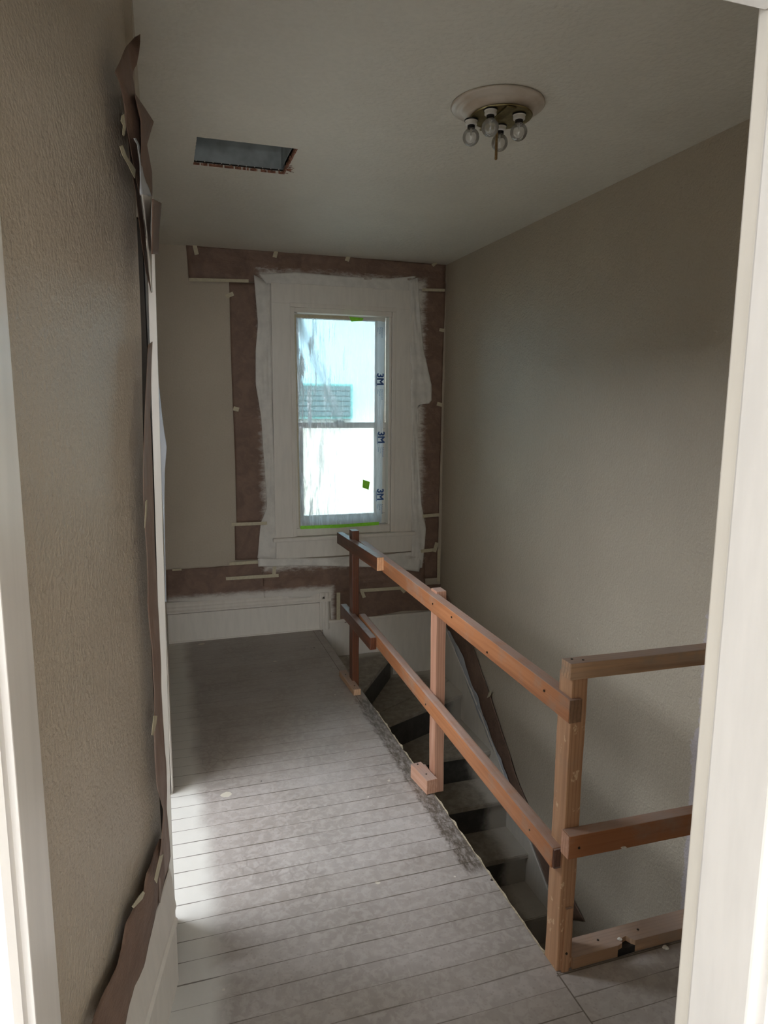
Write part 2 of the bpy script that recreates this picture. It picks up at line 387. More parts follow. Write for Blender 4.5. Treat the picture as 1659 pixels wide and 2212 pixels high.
def m_film(name='clear_masking_film', dens=.36):
    t = NT(name); p = t.pos(); X, Y, Z = t.xyz(p)
    tr = t.n('BsdfTransparent'); tr.inputs[0].default_value = (.94, .97, 1, 1)
    tl = t.n('BsdfTranslucent'); tl.inputs[0].default_value = (.80, .86, .92, 1)
    df = t.n('BsdfDiffuse'); df.inputs[0].default_value = (.72, .76, .80, 1)
    g = t.n('BsdfGlossy'); g.inputs['Roughness'].default_value = .18; g.inputs[0].default_value = (.9, .93, 1, 1)
    # folds show denser
    w1 = t.noise(t.map(p, (7, 1, .7), rot=(0, -.10, 0)), 3, 4, .6, .5)
    edge = t.math('MAXIMUM', t.ramp(X, 1.405, 1.43), t.math('MAXIMUM', t.ramp(Z, .86, .79), t.ramp(X, .925, .89, 0, .5)))
    fold = t.math('MULTIPLY', t.ramp(w1, .5, .62, 0, .55), t.ramp(X, 1.12, .95))
    line = t.math('SUBTRACT', X, t.math('ADD', .885, t.math('MULTIPLY', t.math('SUBTRACT', 2.17, Z), .41)))
    line = t.math('ADD', line, t.math('MULTIPLY', t.math('SUBTRACT', t.noise(t.map(p, (3, 1, 3)), 3, 2), .5), .06))
    band = t.math('MULTIPLY', t.math('MULTIPLY', t.ramp(line, -.09, -.03), t.ramp(line, .045, .0)), .34)
    fold = t.math('ADD', fold, t.math('MULTIPLY', band, t.ramp(Z, 1.40, 1.55)))
    fine = t.ramp(t.noise(t.map(p, (26, 1, 2.4), rot=(0, .38, 0)), 3, 3, .6, .4), .58, .66, 0, .30)
    fold = t.math('ADD', fold, t.math('MULTIPLY', fine, t.ramp(X, 1.30, 1.10, .15, 1)))
    dn = t.math('ADD', t.math('ADD', dens, t.math('MULTIPLY', edge, .38)), fold, clamp=True)
    b = t.n('Bump'); b.inputs['Strength'].default_value = .7; b.inputs['Distance'].default_value = .02
    t.l(t.noise(t.map(p, (6, 1, 1.2), rot=(0, .25, 0)), 4, 4, .6, 1.0), b.inputs['Height'])
    for s in (tl, df, g): t.l(b.outputs[0], s.inputs['Normal'])
    a = t.n('MixShader'); a.inputs[0].default_value = .35; t.l(tl.outputs[0], a.inputs[1]); t.l(df.outputs[0], a.inputs[2])
    a2 = t.n('MixShader'); a2.inputs[0].default_value = .12; t.l(a.outputs[0], a2.inputs[1]); t.l(g.outputs[0], a2.inputs[2])
    m = t.n('MixShader'); t.l(dn, m.inputs[0]); t.l(tr.outputs[0], m.inputs[1]); t.l(a2.outputs[0], m.inputs[2])
    return t.done(m)
MFILM = m_film()
def m_loose():
    t = NT('loose_clear_plastic'); tr = t.n('BsdfTransparent'); df = t.n('BsdfDiffuse'); df.inputs[0].default_value = (.80, .83, .88, 1)
    g = t.n('BsdfGlossy'); g.inputs['Roughness'].default_value = .15
    a = t.n('MixShader'); a.inputs[0].default_value = .25; t.l(df.outputs[0], a.inputs[1]); t.l(g.outputs[0], a.inputs[2])
    m = t.n('MixShader'); m.inputs[0].default_value = .65; t.l(tr.outputs[0], m.inputs[1]); t.l(a.outputs[0], m.inputs[2])
    return t.done(m)
MLOOSE = m_loose()

# ------------------------------------------------------------------ the shell
XR, YB, ZC = 1.935, 4.664, 2.562
YF0, YF1 = .59, .70           # wall of the doorway the camera looks through
XL = -.03
def st(name, bm, mat, parent=None, **k):
    o = link(name, bm, mat, parent, **k)
    if parent is None: o['kind'] = 'structure'
    return o
# floor
bm = bmesh.new(); prism(bm, [(-3.2, -3.2), (2.3, -3.2), (2.3, 1.555), (1.006, 1.555), (1.006, YB), (-3.2, YB)], -.035, 0)
st('floor', bm, MF)
bm = bmesh.new(); prism(bm, [(-3.2, -3.2), (2.3, -3.2), (2.3, 1.53), (.985, 1.53), (.985, YB), (-3.2, YB)], -.26, -.036)
st('floor_joists', bm, MVOID)
# ragged plaster lip hanging on the edge of the well
bm = bmesh.new(); N = 160; rings = []
for i in range(N+1):
    y = 1.575+(3.32-1.575)*i/N
    w = .010+.007*noise.noise(V((y*22, 0, 3))); zt = -.003+.005*noise.noise(V((y*30, 5, 0)))
    rings.append([bm.verts.new(c) for c in ((1.0055, y, zt), (1.0055+w, y, zt-.002), (1.0055+w*.9, y, -.03), (1.0055, y, -.034))])
for a, b in zip(rings, rings[1:]):
    for k in range(4): bm.faces.new((a[k], b[k], b[(k+1) % 4], a[(k+1) % 4]))
bm.faces.new(rings[0]); bm.faces.new(rings[-1][::-1])
st('trim_1', bm, MPLAST)
# ceiling with the register hole
hx0, hx1, hy0, hy1 = .160, .535, 2.795, 3.112
bm = bmesh.new()
def rag(a, b, n=26, amp=.0028, s=0):
    a, b = V(a), V(b); d = (b-a).normalized(); nn = V((-d.y, d.x))
    return [a.lerp(b, i/n)+nn*amp*noise.noise(V((i*.7+s, s, 0)))*(0 if i == 0 else 1) for i in range(n)]
hole = rag((hx0, hy0), (hx1, hy0), s=1)+rag((hx1, hy0), (hx1, hy1), s=5)+rag((hx1, hy1), (hx0, hy1), s=9)+rag((hx0, hy1), (hx0, hy0), s=13)
n = len(hole)//4
outer = [(-3.2, -3.2), (2.3, -3.2), (2.3, YB+.15), (-3.2, YB+.15)]
def ceil_layer(z0, z1):
    for k in range(4):
        seg = hole[k*n:(k+1)*n]+[hole[((k+1)*n) % len(hole)]]
        o0, o1 = outer[k], outer[(k+1) % 4]
        for z, fl in ((z0, 0), (z1, 1)):
            pts = [(o0[0], o0[1], z), (o1[0], o1[1], z)]+[(p.x, p.y, z) for p in reversed(seg)]
            f = bm.faces.new([bm.verts.new(p) for p in pts])
            if fl == 0: f.normal_flip()
        vs0 = [bm.verts.new((p.x, p.y, z0)) for p in seg]; vs1 = [bm.verts.new((p.x, p.y, z1)) for p in seg]
        for i in range(len(seg)-1): bm.faces.new((vs0[i], vs0[i+1], vs1[i+1], vs1[i]))
ceil_layer(ZC, ZC+.012)
st('ceiling', bm, MC)
# walls
st('wall_right', bx(XR, XR+.12, YF1, YB+.15, -2.9, ZC), MW)
WX0, WX1, WZ0, WZ1 = .850, 1.528, .700, 2.215
bm = bmesh.new()
for a in ((XL-.12, WX0, -2.9, ZC), (WX1, XR, -2.9, ZC), (WX0, WX1, -2.9, WZ0), (WX0, WX1, WZ1, ZC)): box(bm, a[0], a[1], YB, YB+.15, a[2], a[3])
st('wall_back', bm, MWB)
DY0, DY1, DZ = 2.035, 2.762, 2.03
bm = bmesh.new(); box(bm, XL-.12, XL, DY1, YB, 0, ZC); box(bm, XL-.12, XL, 1.80, DY1, DZ, ZC)
st('wall_left', bm, MWB)
# short skewed wall between the two doorways; its corner leans a little
CORN = [(q.z, q.x) for q in (atY(p, 1.80) for p in [(364, 2150), (349, 1800), (331, 1500), (318, 1200), (310, 1000), (305, 700), (292, 400), (281, 250), (268, 40)])]
CORN[0] = (0.0, -.036); CORN.append((ZC, CORN[-1][1]))
def corner_x(z):
    for (za, xa), (zb, xb) in zip(CORN, CORN[1:]):
        if z <= zb: return xa+(xb-xa)*max(0, (z-za)/max(1e-6, zb-za))
    return CORN[-1][1]
P0b = V((corner_x(0), 1.80, 0))
DIR = V((.2187, 1, 0)).normalized(); NRM = V((DIR.y, -DIR.x, 0))
def back(P, y): return V((P.x-.2187*(P.y-y), y, P.z))
bm = bmesh.new()
prev = None
for k in range(27):
    z = ZC*k/26; P = V((corner_x(z), 1.80, z)); Q = back(P, YF1)
    r = [bm.verts.new(c) for c in (P, Q, Q+V((-.12, 0, 0)), P+V((-.12, 0, 0)))]
    if prev:
        for i in range(4): bm.faces.new((prev[i], prev[(i+1) % 4], r[(i+1) % 4], r[i]))
    else: bm.faces.new(r[::-1])
    prev = r
bm.faces.new(prev); bmesh.ops.recalc_face_normals(bm, faces=bm.faces)
st('wall_left_near', bm, m_wall('painted_wall_near_lightened', srgb(206, 193, 175), .36, 115, .8))  # same paint as the other walls, lightened as if more light fell here
# front wall with the doorway
JX0, JX1, JZ = -.127, .680, 2.050
bm = bmesh.new()
box(bm, -3.2, JX0-.02, YF0, YF1, 0, ZC); box(bm, JX1+.02, 2.3, YF0, YF1, 0, ZC); box(bm, JX0-.02, JX1+.02, YF0, YF1, JZ+.02, ZC)
box(bm, XL+1.04, 2.3, YF1, 1.5, -2.9, -.27)
st('wall_front', bm, MWB)
# shell of the rooms either side, never in view but closing off the light
bm = bmesh.new()
box(bm, -3.3, -3.2, -3.2, YB+.15, 0, ZC); box(bm, 2.3, 2.4, -3.2, YF0, 0, ZC)
for a in ((-3.2, -1.3, 0, ZC), (.9, 2.3, 0, ZC), (-1.3, .9, 0, .8), (-1.3, .9, 2.2, ZC)): box(bm, a[0], a[1], -3.3, -3.2, a[2], a[3])  # gap left between these pieces is an assumed, unseen window opening
st('wall_camera_room', bm, MWB)
# wall of the room on the left, no window opening in it
bm = bmesh.new(); box(bm, -3.2, XL-.12, YB, YB+.15, 0, ZC); box(bm, -3.2, -.38, 1.68, 1.78, 0, ZC)
st('wall_side_room', bm, MWB)
# stairwell enclosure
bm = bmesh.new(); box(bm, .94, .985, 1.5, YB, -2.9, -.27); box(bm, .94, XR+.12, 1.4, YB+.15, -3.0, -2.9)
st('wall_stairwell', bm, MWB)

# ---- doorway frame around the camera's opening
d1 = empty('door_1', ((JX0+JX1)/2, YF0, 0)); d1['kind'] = 'structure'
bm = bmesh.new(); box(bm, JX0-.02, JX0, YF0, YF1, 0, JZ+.02, bev=.002)
link('jamb', bm, MJ, d1)
bm = bmesh.new(); box(bm, JX1, JX1+.02, YF0, YF1-.012, 0, JZ+.02, bev=.004)
link('jamb', bm, MJ, d1)
bm = bmesh.new(); box(bm, JX0, JX1, YF0, YF1, JZ, JZ+.02, bev=.002); link('head_jamb', bm, MJ, d1)
def casing_profile(bm, x0, sgn, z0, z1, y, w=.11):
    prof = [(0, 0), (0, .016), (.006, .020), (.030, .020), (.036, .014), (.044, .014), (.052, .022), (.070, .022), (.076, .016), (.092, .018), (.104, .026), (w, .026), (w, 0)]
    extr(bm, [(x0+sgn*u, y-v, z0) for u, v in prof], (0, 0, z1-z0))
bm = bmesh.new(); casing_profile(bm, JX0-.006, -1, 0, JZ+.1, YF0); link('casing', bm, MJ, d1)
bm = bmesh.new(); casing_profile(bm, JX1+.010, 1, 0, JZ+.1, YF0); link('casing', bm, MJ, d1)
link('head_casing', bx(JX0-.11, JX1+.11, YF0-.022, YF0, JZ+.008, JZ+.12, bev=.003), MJ, d1)
# hall side casing, seen as a narrow grey edge at the right jamb
link('hall_casing', bx(JX1+.003, JX1+.10, YF1-.012, YF1+.014, 0, JZ+.1, bev=.003), MT, d1)

# ---- casing of the doorway on the left wall
d2 = empty('door_2', (XL, (DY0+DY1)/2, 0)); d2['kind'] = 'structure'
bm = bmesh.new()
def lean(z): return -.030+.0135*min(z, 2.1)
prev = None
for z in (.0, .5, 1.0, 1.5, 2.09):
    r = [bm.verts.new(c) for c in ((lean(z), 1.815, z), (lean(z), 1.99, z), (lean(z)-.017, 1.99, z), (lean(z)-.017, 1.815, z))]
    if prev:
        for k in range(4): bm.faces.new((prev[k], prev[(k+1) % 4], r[(k+1) % 4], r[k]))
    else: bm.faces.new(r[::-1])
    prev = r
bm.faces.new(prev); bmesh.ops.recalc_face_normals(bm, faces=bm.faces)
link('casing', bm, MT, d2)
link('gap_shade_box', bx(-.14, -.031, 1.83, 1.985, .205, 2.03), MVOID, d2)  # dark box added to stand for the shade in the gap beside the casing
link('jamb', bx(-.15, XL+.004, 1.99, DY0, 0, DZ, bev=.003), MT, d2)
link('jamb', bx(-.15, XL+.004, DY1, DY1+.03, 0, DZ, bev=.003), MT, d2)
link('casing', bx(XL-.01, XL+.008, DY1+.02, DY1+.13, 0, DZ+.1, bev=.003), MT, d2)
link('head_casing', bx(XL-.03, -.016, 1.81, DY1+.13, DZ, DZ+.11, bev=.003), MT, d2)
link('plinth_block', bx(-.10, -.026, 1.79, 1.995, 0, .20, bev=.004), MT, d2)

# ---- window
w1 = empty('window_1', ((WX0+WX1)/2, YB, WZ0)); w1['kind'] = 'structure'
bm = bmesh.new(); box(bm, .700, .826, YB-.022, YB, .665, 2.245, bev=.002); box(bm, 1.556, 1.690, YB-.022, YB, .665, 2.245, bev=.002)
box(bm, .700, 1.690, YB-.023, YB, 2.245, 2.370, bev=.002)
link('casing', bm, MT, w1)
bm = bmesh.new()   # stepped inner stop moulding
for (x0, x1, z0, z1, yo) in ((.822, .850, .684, 2.221, .026), (1.532, 1.560, .684, 2.221, .026), (.822, 1.560, 2.222, 2.25, .027)):
    box(bm, x0, x1, YB-yo, YB+.02, z0, z1, bev=.003)
for (x0, x1, z0, z1) in ((.851, .872, .741, 2.189), (1.512, 1.531, .741, 2.189), (.851, 1.531, 2.190, 2.224), (.851, 1.531, .684, .74)):
    box(bm, x0, x1, YB-.012, YB+.06, z0, z1, bev=.004)
link('stop_moulding', bm, MTW, w1)
bm = bmesh.new(); box(bm, .682, 1.714, YB-.052, YB+.02, .655, .682, bev=.007); link('stool', bm, MT, w1)
link('apron', bx(.705, 1.700, YB-.020, YB, .532, .655, bev=.002), MT, w1)
sash = link('lower_sash', bx(.86, .915, YB+.055, YB+.085, .816, 1.427, bev=.003), MT, w1)
bm = bmesh.new()
for a in ((1.430, 1.52, .816, 1.427), (.86, 1.52, .73, .815), (.86, 1.52, 1.428, 1.466)): box(bm, a[0], a[1], YB+.055, YB+.085, a[2], a[3], bev=.003)
link('lower_sash_rail', bm, MT, w1)
bm = bmesh.new()
for a in ((.86, .90, 1.461, 2.164), (1.445, 1.52, 1.461, 2.164), (.86, 1.52, 2.165, 2.21), (.86, 1.52, 1.43, 1.46)): box(bm, a[0], a[1], YB+.095, YB+.125, a[2], a[3], bev=.003)
link('upper_sash', bm, MT, w1)
bm = bmesh.new(); box(bm, 1.13, 1.21, YB+.050, YB+.075, 1.466, 1.474, bev=.002); lathe(bm, [(.0, .0), (.016, 0), (.016, .008), (0, .010)], (1.17, YB+.065, 1.474), 16)
link('sash_lock', bm, MBRASS, w1)
link('glass_pane', bx(.91, 1.435, YB+.068, YB+.071, .81, 1.43), MPANE, w1)
link('glass_pane', bx(.895, 1.45, YB+.108, YB+.111, 1.46, 2.17), MPANE, w1)

# ---- skirting on the back wall
bb = empty('baseboard_back', (.5, YB, 0)); bb['kind'] = 'structure'
link('board', bx(XL, 1.006, YB-.020, YB, .006, .198, bev=.002), MTW, bb)
bm = bmesh.new()
prof = [(0, .206), (.034, .206), (.034, .216), (.026, .226), (.026, .240), (.020, .248), (.020, .262), (.010, .278), (0, .282)]
extr(bm, [(XL, YB-u, z) for u, z in prof], (1.086-XL, 0, 0))
prof2 = [(1.006, 0), (1.006, .030), (1.016, .034), (1.028, .026), (1.042, .026), (1.050, .034), (1.062, .032), (1.078, .018), (1.086, 0)]
extr(bm, [(x, YB-u, 0) for x, u in prof2], (0, 0, .27))
link('cap_moulding', bm, MTW, bb)
link('shoe', bx(XL, 1.006, YB-.026, YB, 0, .008), MTW, bb)
# boards beside the landing and down the stair
bm = bmesh.new(); box(bm, 1.03, XR, YB-.018, YB, -.42, .052, bev=.002); box(bm, 1.03, XR, YB-.026, YB, .040, .062, bev=.004)
st('baseboard_landing', bm, MTW)
# skirting on the far left wall and along the skewed wall
bm = bmesh.new(); box(bm, XL, XL+.006, DY1+.13, YB, 0, .21, bev=.002)
st('baseboard_left', bm, MTW)
bm = bmesh.new()
nb = empty('baseboard_near', (-.12, 1.3, 0)); nb['kind'] = 'structure'
prof = [(0, 0), (.014, 0), (.014, .176), (.019, .182), (.019, .192), (.012, .200), (.012, .222), (.017, .230), (.012, .262), (.009, .30), (.004, .338), (0, .340)]
A = P0b+V((0, -.005, 0)); B = back(P0b, YF1)
extr(bm, [B+NRM*u+V((0, 0, z)) for u, z in prof], A-B)
link('board', bm, MTW, nb)

# ---- duct in the ceiling opening
du = empty('ceiling_duct', ((hx0+hx1)/2, (hy0+hy1)/2, ZC+.012))
tag(du, 'galvanised sheet metal duct in the open rectangular hole cut in the ceiling', 'duct')
bm = bmesh.new(); t_ = .002
e = .004
box(bm, hx0-e, hx1+e, hy1+e, hy1+e+t_, ZC+.020, ZC+.42); box(bm, hx0-e, hx1+e, hy0-e-t_, hy0-e, ZC+.020, ZC+.42)
box(bm, hx0-e-t_, hx0-e, hy0-e, hy1+e, ZC+.020, ZC+.42); box(bm, hx1-.012, hx1-.010, hy0-e, hy1+e, ZC+.024, ZC+.42)
box(bm, hx0-e, hx1+e, hy0-e, hy1+e, ZC+.42, ZC+.422)
link('sleeve', bm, MGREY, du)
bm = bmesh.new(); g = .012
box(bm, hx0-.30, hx1+.30, hy1+g, hy1+.30, ZC+.012, ZC+.50); box(bm, hx0-.30, hx1+.30, hy0-.30, hy0-g, ZC+.012, ZC+.50)
box(bm, hx0-.30, hx0-g, hy0-g, hy1+g, ZC+.012, ZC+.50); box(bm, hx1+g, hx1+.30, hy0-g, hy1+g, ZC+.012, ZC+.50)
box(bm, hx0-.30, hx1+.30, hy0-.30, hy1+.30, ZC+.50, ZC+.52)
st('duct_light_seal', bm, MVOID)  # unseen dark box added round the duct to stop light leaking in
for k in range(11):
    x = hx0+.01+k*.034
    link('flange_tab', bx(x, x+.004, hy1+.001, hy1+.003, ZC+.017, ZC+.021), MPORC, du)
bm = bmesh.new()
for k in range(60):
    x = hx0+(hx1-hx0)*k/60; h = .007+.004*noise.noise(V((k*.9, 0, 0))); o_ = .006*noise.noise(V((k*.6, 4, 0)))
    box(bm, x, x+(hx1-hx0)/60, hy1-.001+o_, hy1+.012, ZC+.001, ZC+.004+h)
for k in range(40):
    y = hy0+(hy1-hy0)*k/40; o_ = .005*noise.noise(V((k*.6, 9, 0)))
    box(bm, hx1-.007+o_, hx1+.01, y, y+(hy1-hy0)/40, ZC+.001, ZC+.014)
link('torn_lath', bm, MLATH, du)
for k in range(9):
    y = hy1-.12+random.random()*.1; L = .012+random.random()*.02
    c = V((hx1+.0, y, ZC-.001)); d = V((random.uniform(.3, 1), random.uniform(-.8, .8), -.15)).normalized()
    bm = bmesh.new(); extr(bm, [c, c+V((.001, .002, 0)), c+V((0, .002, .002))], d*L)
    link('torn_fibre', bm, MLATH, du)
link('torn_lath_end', bx(hx1, hx1+.018, hy1-.075, hy1-.062, ZC-.003, ZC+.001, bev=.001), MLATH, du)

# ---- ceiling light
LAMPS = ((-.074, .039), (-.050, -.054), (.053, -.051), (.038, .053))
LC = V((1.078, 2.195, ZC))
lt = empty('ceiling_light', (LC.x, LC.y, LC.z-.01))
tag(lt, 'round flush ceiling light without its shade, four bare clear bulbs and a centre rod', 'ceiling light')
bm = bmesh.new()
lathe(bm, [(.0, -.001), (.150, -.001), (.152, -.006), (.147, -.010), (.139, -.010), (.134, -.015), (.126, -.018), (.118, -.018), (.114, -.023), (.106, -.026), (.100, -.032), (.088, -.034), (.0, -.034)], LC, 64)
link('pan', bm, MPAN, lt, smooth=True)
bm = bmesh.new(); lathe(bm, [(.0, -.035), (.098, -.035), (.101, -.037), (.098, -.040), (.0, -.041)], LC+V((.012, -.005, 0)), 48); link('reflector_plate', bm, MBRASS, lt)
bm = bmesh.new(); box(bm, LC.x-.016, LC.x+.016, LC.y-.10, LC.y+.10, ZC-.046, ZC-.041, bev=.001); link('cross_bar', bm, MBRASS, lt)
bm = bmesh.new(); lathe(bm, [(.0, -.04), (.0045, -.04), (.0045, -.165), (.003, -.168), (0, -.168)], LC, 12); link('threaded_rod', bm, MROD, lt)
for dx, dy in LAMPS:
    c = LC+V((dx, dy, -.040))
    bm = bmesh.new(); lathe(bm, [(.0, 0), (.0215, 0), (.0215, -.004), (.019, -.006), (.019, -.016), (.014, -.018), (.0, -.018)], c, 28)
    so = link('socket', bm, MPORC, lt)
    bm = bmesh.new(); lathe(bm, [(.0195, -.0005), (.0225, -.0005), (.0225, -.0045), (.0195, -.0045)], c, 28); link('rim', bm, MBLACK, so)
    bm = bmesh.new(); lathe(bm, [(.0, -.017), (.0125, -.017), (.0125, -.027), (.0, -.027)], c, 20); link('screw_base', bm, MBLACK, so)
    bm = bmesh.new()
    r = .0275; cz = -.0535
    pr = [(.0105, -.026), (.0125, -.031)]+[(r*math.cos(q), cz+r*math.sin(q)) for q in [math.radians(a) for a in (62, 45, 30, 15, 0, -15, -30, -45, -60, -75)]]+[(0, cz-r)]
    lathe(bm, pr, c, 28); bu = link('bulb', bm, MBULB, lt, smooth=True)
    bm = bmesh.new(); lathe(bm, [(0, -.026), (.004, -.026), (.0025, -.046), (.0, -.050)], c, 8)
    link('filament', bm, MPORC, bu)

# ------------------------------------------------------------------ guard railing
rl = empty('guard_railing', (1.02, 2.6, 0))
tag(rl, 'rough wooden two by three guard railing nailed up around the open stairwell', 'railing')
def beam(name, p0, p1, w, h, mat, label=None, bev=.0025, side=None, chew=False, parent=None):
    """p0,p1 axis points; w across (horizontal), h up"""
    p0, p1 = V(p0), V(p1); d = (p1-p0).normalized()
    if side is None:
        side = d.cross(V((0, 0, 1)))
        side = side.normalized() if side.length > .01 else V((1, 0, 0))
    else: side = V(side)
    side = (side-d*side.dot(d)).normalized()
    up = side.cross(d).normalized()
    fr = Matrix((side, up, d)).transposed()
    bm = bmesh.new(); L = (p1-p0).length
    box(bm, -w/2, w/2, -h/2, h/2, 0, L)
    bmesh.ops.bevel(bm, geom=list(bm.edges), offset=bev, segments=2, affect='EDGES', profile=.6)
    if L > .3:
        long_e = [e for e in bm.edges if e.calc_length() > L*.8]
        bmesh.ops.subdivide_edges(bm, edges=long_e, cuts=24, use_grid_fill=True)
    for v in bm.verts:
        if L > .3:
            q = noise.noise(V((v.co.z*7, v.co.x*9, v.co.y*9)))*.0012; v.co.x += q; v.co.y += q
        if chew and v.co.z > L-.16 and v.co.y*chew > 0:
            k = (v.co.z-(L-.16))/.16; v.co.y *= 1-.22*max(0, math.sin(k*math.pi*1.6))
    M = Matrix.Translation(p0) @ fr.to_4x4()
    for v in bm.verts: v.co = M @ v.co
    o = link(name, bm, mat, parent or rl, frame=fr)
    if label: o['label'] = label
    return o
# posts
beam('post', (1.029, 1.535, 0), (1.033, 1.535, .884), .047, .064, WNEAR, side=(1, 0, 0))
beam('post', (1.052, 2.535, -.03), (1.046, 2.535, .850), .042, .064, WMID, 'pale pinkish post', side=(1, 0, 0))
beam('post', (.985, 3.63, .0), (.985, 3.63, .905), .040, .064, WDARK, 'dark stained post', side=(1, 0, 0))
# long rails
beam('top_rail', (1.012, 3.56, .823), (1.017, 1.495, .792), .038, .066, WRAIL)
beam('lower_rail', (1.010, 3.56, .412), (1.000, 1.515, .352), .040, .066, WRAIL, bev=.009, chew=-1)
# short extension rails at the far end
beam('top_rail_extension', (.958, 3.85, .822), (.978, 3.12, .828), .036, .066, WDARK, 'dark stained rail with a fresh cut end')
o = beam('lower_rail_extension', (.960, 3.78, .408), (.972, 3.21, .392), .036, .066, WDARK, 'dark stained rail', bev=.004)
beam('cut_end', (.978, 3.1195, .828), (.978, 3.1165, .828), .035, .065, WEND, 'pale fresh cut end', bev=.0005)
beam('cut_end', (1.0169, 1.4955, .792), (1.0169, 1.4925, .792), .037, .065, WENDK, 'brown end grain', bev=.0008)
beam('cut_end', (1.000, 1.5155, .352), (1.000, 1.5125, .352), .033, .058, WENDD, 'dark rounded end grain', bev=.006)
beam('cut_end', (.9995, 1.4825, .414), (.9972, 1.4825, .414), .037, .067, WMID, 'pale pink end grain', side=(0, -1, 0), bev=.0008)
# rails across the near end
beam('cross_top_rail', (.990, 1.508, .907), (1.93, 1.508, .896), .045, .046, WGREY, 'weathered rail with a dark knot', side=(0, -1, 0))
beam('cross_lower_rail', (1.000, 1.4825, .414), (1.93, 1.4825, .398), .038, .068, WRAIL, side=(0, -1, 0))
# bottom plate with a split front edge
bm = bmesh.new()
yf, yb = 1.494, 1.560
pts = [(1.052, yb), (1.052, yf), (1.150, yf+.001), (1.205, yf+.001), (1.222, yf+.006), (1.232, yf+.022), (1.250, yf+.026), (1.258, yf+.010), (1.266, yf+.003), (1.5, yf), (1.93, yf), (1.93, yb)]
prism(bm, pts, 0.003, .040)
fr = Matrix(((0, 0, 1), (1, 0, 0), (0, 1, 0)))
link('bottom_plate', bm, WPLATE, rl, frame=fr)
bm = bmesh.new(); prism(bm, [(1.205, yf+.001), (1.222, yf+.006), (1.232, yf+.022), (1.250, yf+.026), (1.258, yf+.010), (1.266, yf+.003)], .002, .024)
link('split_shade_plug', bm, MBLACK, rl)  # black plug standing for the darkness inside the split
# strip at foot of near post
beam('post_strip', (1.030, 1.4985, 0.0), (1.034, 1.4985, .20), .022, .008, WNEAR, side=(1, 0, 0), bev=.001)
# blocks on the floor
beam('foot_block', (.952, 3.77, .020), (.962, 3.478, .020), .042, .036, WPLATE, bev=.003)
beam('foot_block', (.982, 2.60, .033), (1.000, 2.452, .033), .050, .062, WMID, 'pale pinkish block', bev=.002)
beam('foot_block', (1.018, 2.60, .026), (1.018, 2.462, .026), .016, .050, WMID, 'thin pale block', bev=.002)
# nails
def nail(p, d, r=.0038):
    d = V(d); bm = bmesh.new(); bmesh.ops.create_cone(bm, cap_ends=True, segments=10, radius1=r, radius2=r*.9, depth=.002)
    q = V((0, 0, 1)).rotation_difference(d)
    for v in bm.verts: v.co = q @ v.co + V(p)
    link('nail', bm, MNAIL, rl)
for p in [(.9955, 1.62, .800), (.994, 1.98, .785), (.9935, 2.28, .815), (.9935, 2.47, .812), (.981, 1.64, .360), (.983, 2.5, .375)]: nail(p, (-1, 0, 0))
for p in [(1.012, 1.516, .9303), (1.038, 1.503, .930), (1.16, 1.53, .0405), (1.30, 1.53, .0405), (.985, 2.585, .0645), (.992, 2.50, .0645), (.960, 3.53, .0385), (.952, 3.70, .0385)]: nail(p, (0, 0, 1))
for p in [(1.03, 1.4625, .41), (1.03, 1.4935, .06)]: nail(p, (0, -1, 0))
# paint chips
for lab, p, s in (('small white paint chip on the floor against the bottom plate of the railing', (1.365, 1.482, .0), .008), ('small white paint chip stuck on top of the split bottom plate', (1.222, 1.512, .0405), .006), ('pale blob of plaster stuck on the lower edge of the near cross rail', (1.175, 1.461, .380), .007)):
    bm = bmesh.new(); bmesh.ops.create_icosphere(bm, subdivisions=2, radius=s)
    for v in bm.verts: v.co = V((v.co.x*1.3, v.co.y, v.co.z*.45))*(1+.5*noise.noise(v.co*160))+V(p)+V((0, 0, s*.35))
    tag(link('paint_chip', bm, MPORC), lab, 'paint chip')

# ------------------------------------------------------------------ staircase
sc = empty('staircase', (1.46, 3.0, -2.6))
tag(sc, 'narrow dark grey painted winder staircase going down below the railing', 'staircase')
def tread(pts, z):
    bm = bmesh.new(); prism(bm, pts, z-.028, z)
    bmesh.ops.bevel(bm, geom=[e for e in bm.edges], offset=.004, segments=2, affect='EDGES'); return link('tread', bm, MTREAD, sc)
x0, x1 = 1.003, XR-.005
L1 = [(x0, 3.80), (1.580, 4.62)]
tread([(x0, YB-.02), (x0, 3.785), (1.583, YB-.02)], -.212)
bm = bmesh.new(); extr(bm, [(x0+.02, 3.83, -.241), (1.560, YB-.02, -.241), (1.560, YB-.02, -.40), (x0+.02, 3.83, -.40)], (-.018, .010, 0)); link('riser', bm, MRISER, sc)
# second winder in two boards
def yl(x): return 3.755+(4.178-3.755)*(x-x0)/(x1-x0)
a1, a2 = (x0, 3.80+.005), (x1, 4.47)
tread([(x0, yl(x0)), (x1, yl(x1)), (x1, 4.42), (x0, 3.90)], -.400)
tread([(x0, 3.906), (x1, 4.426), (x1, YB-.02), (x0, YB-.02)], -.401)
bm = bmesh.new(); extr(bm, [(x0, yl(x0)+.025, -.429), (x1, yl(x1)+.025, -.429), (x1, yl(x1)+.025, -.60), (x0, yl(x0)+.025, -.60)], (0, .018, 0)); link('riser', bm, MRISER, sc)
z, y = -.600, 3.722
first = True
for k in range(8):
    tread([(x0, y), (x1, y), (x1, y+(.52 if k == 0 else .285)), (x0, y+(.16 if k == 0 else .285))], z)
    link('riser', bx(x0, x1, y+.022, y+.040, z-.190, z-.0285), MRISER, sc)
    z -= .190; y -= .256
    if z < -2.75: break
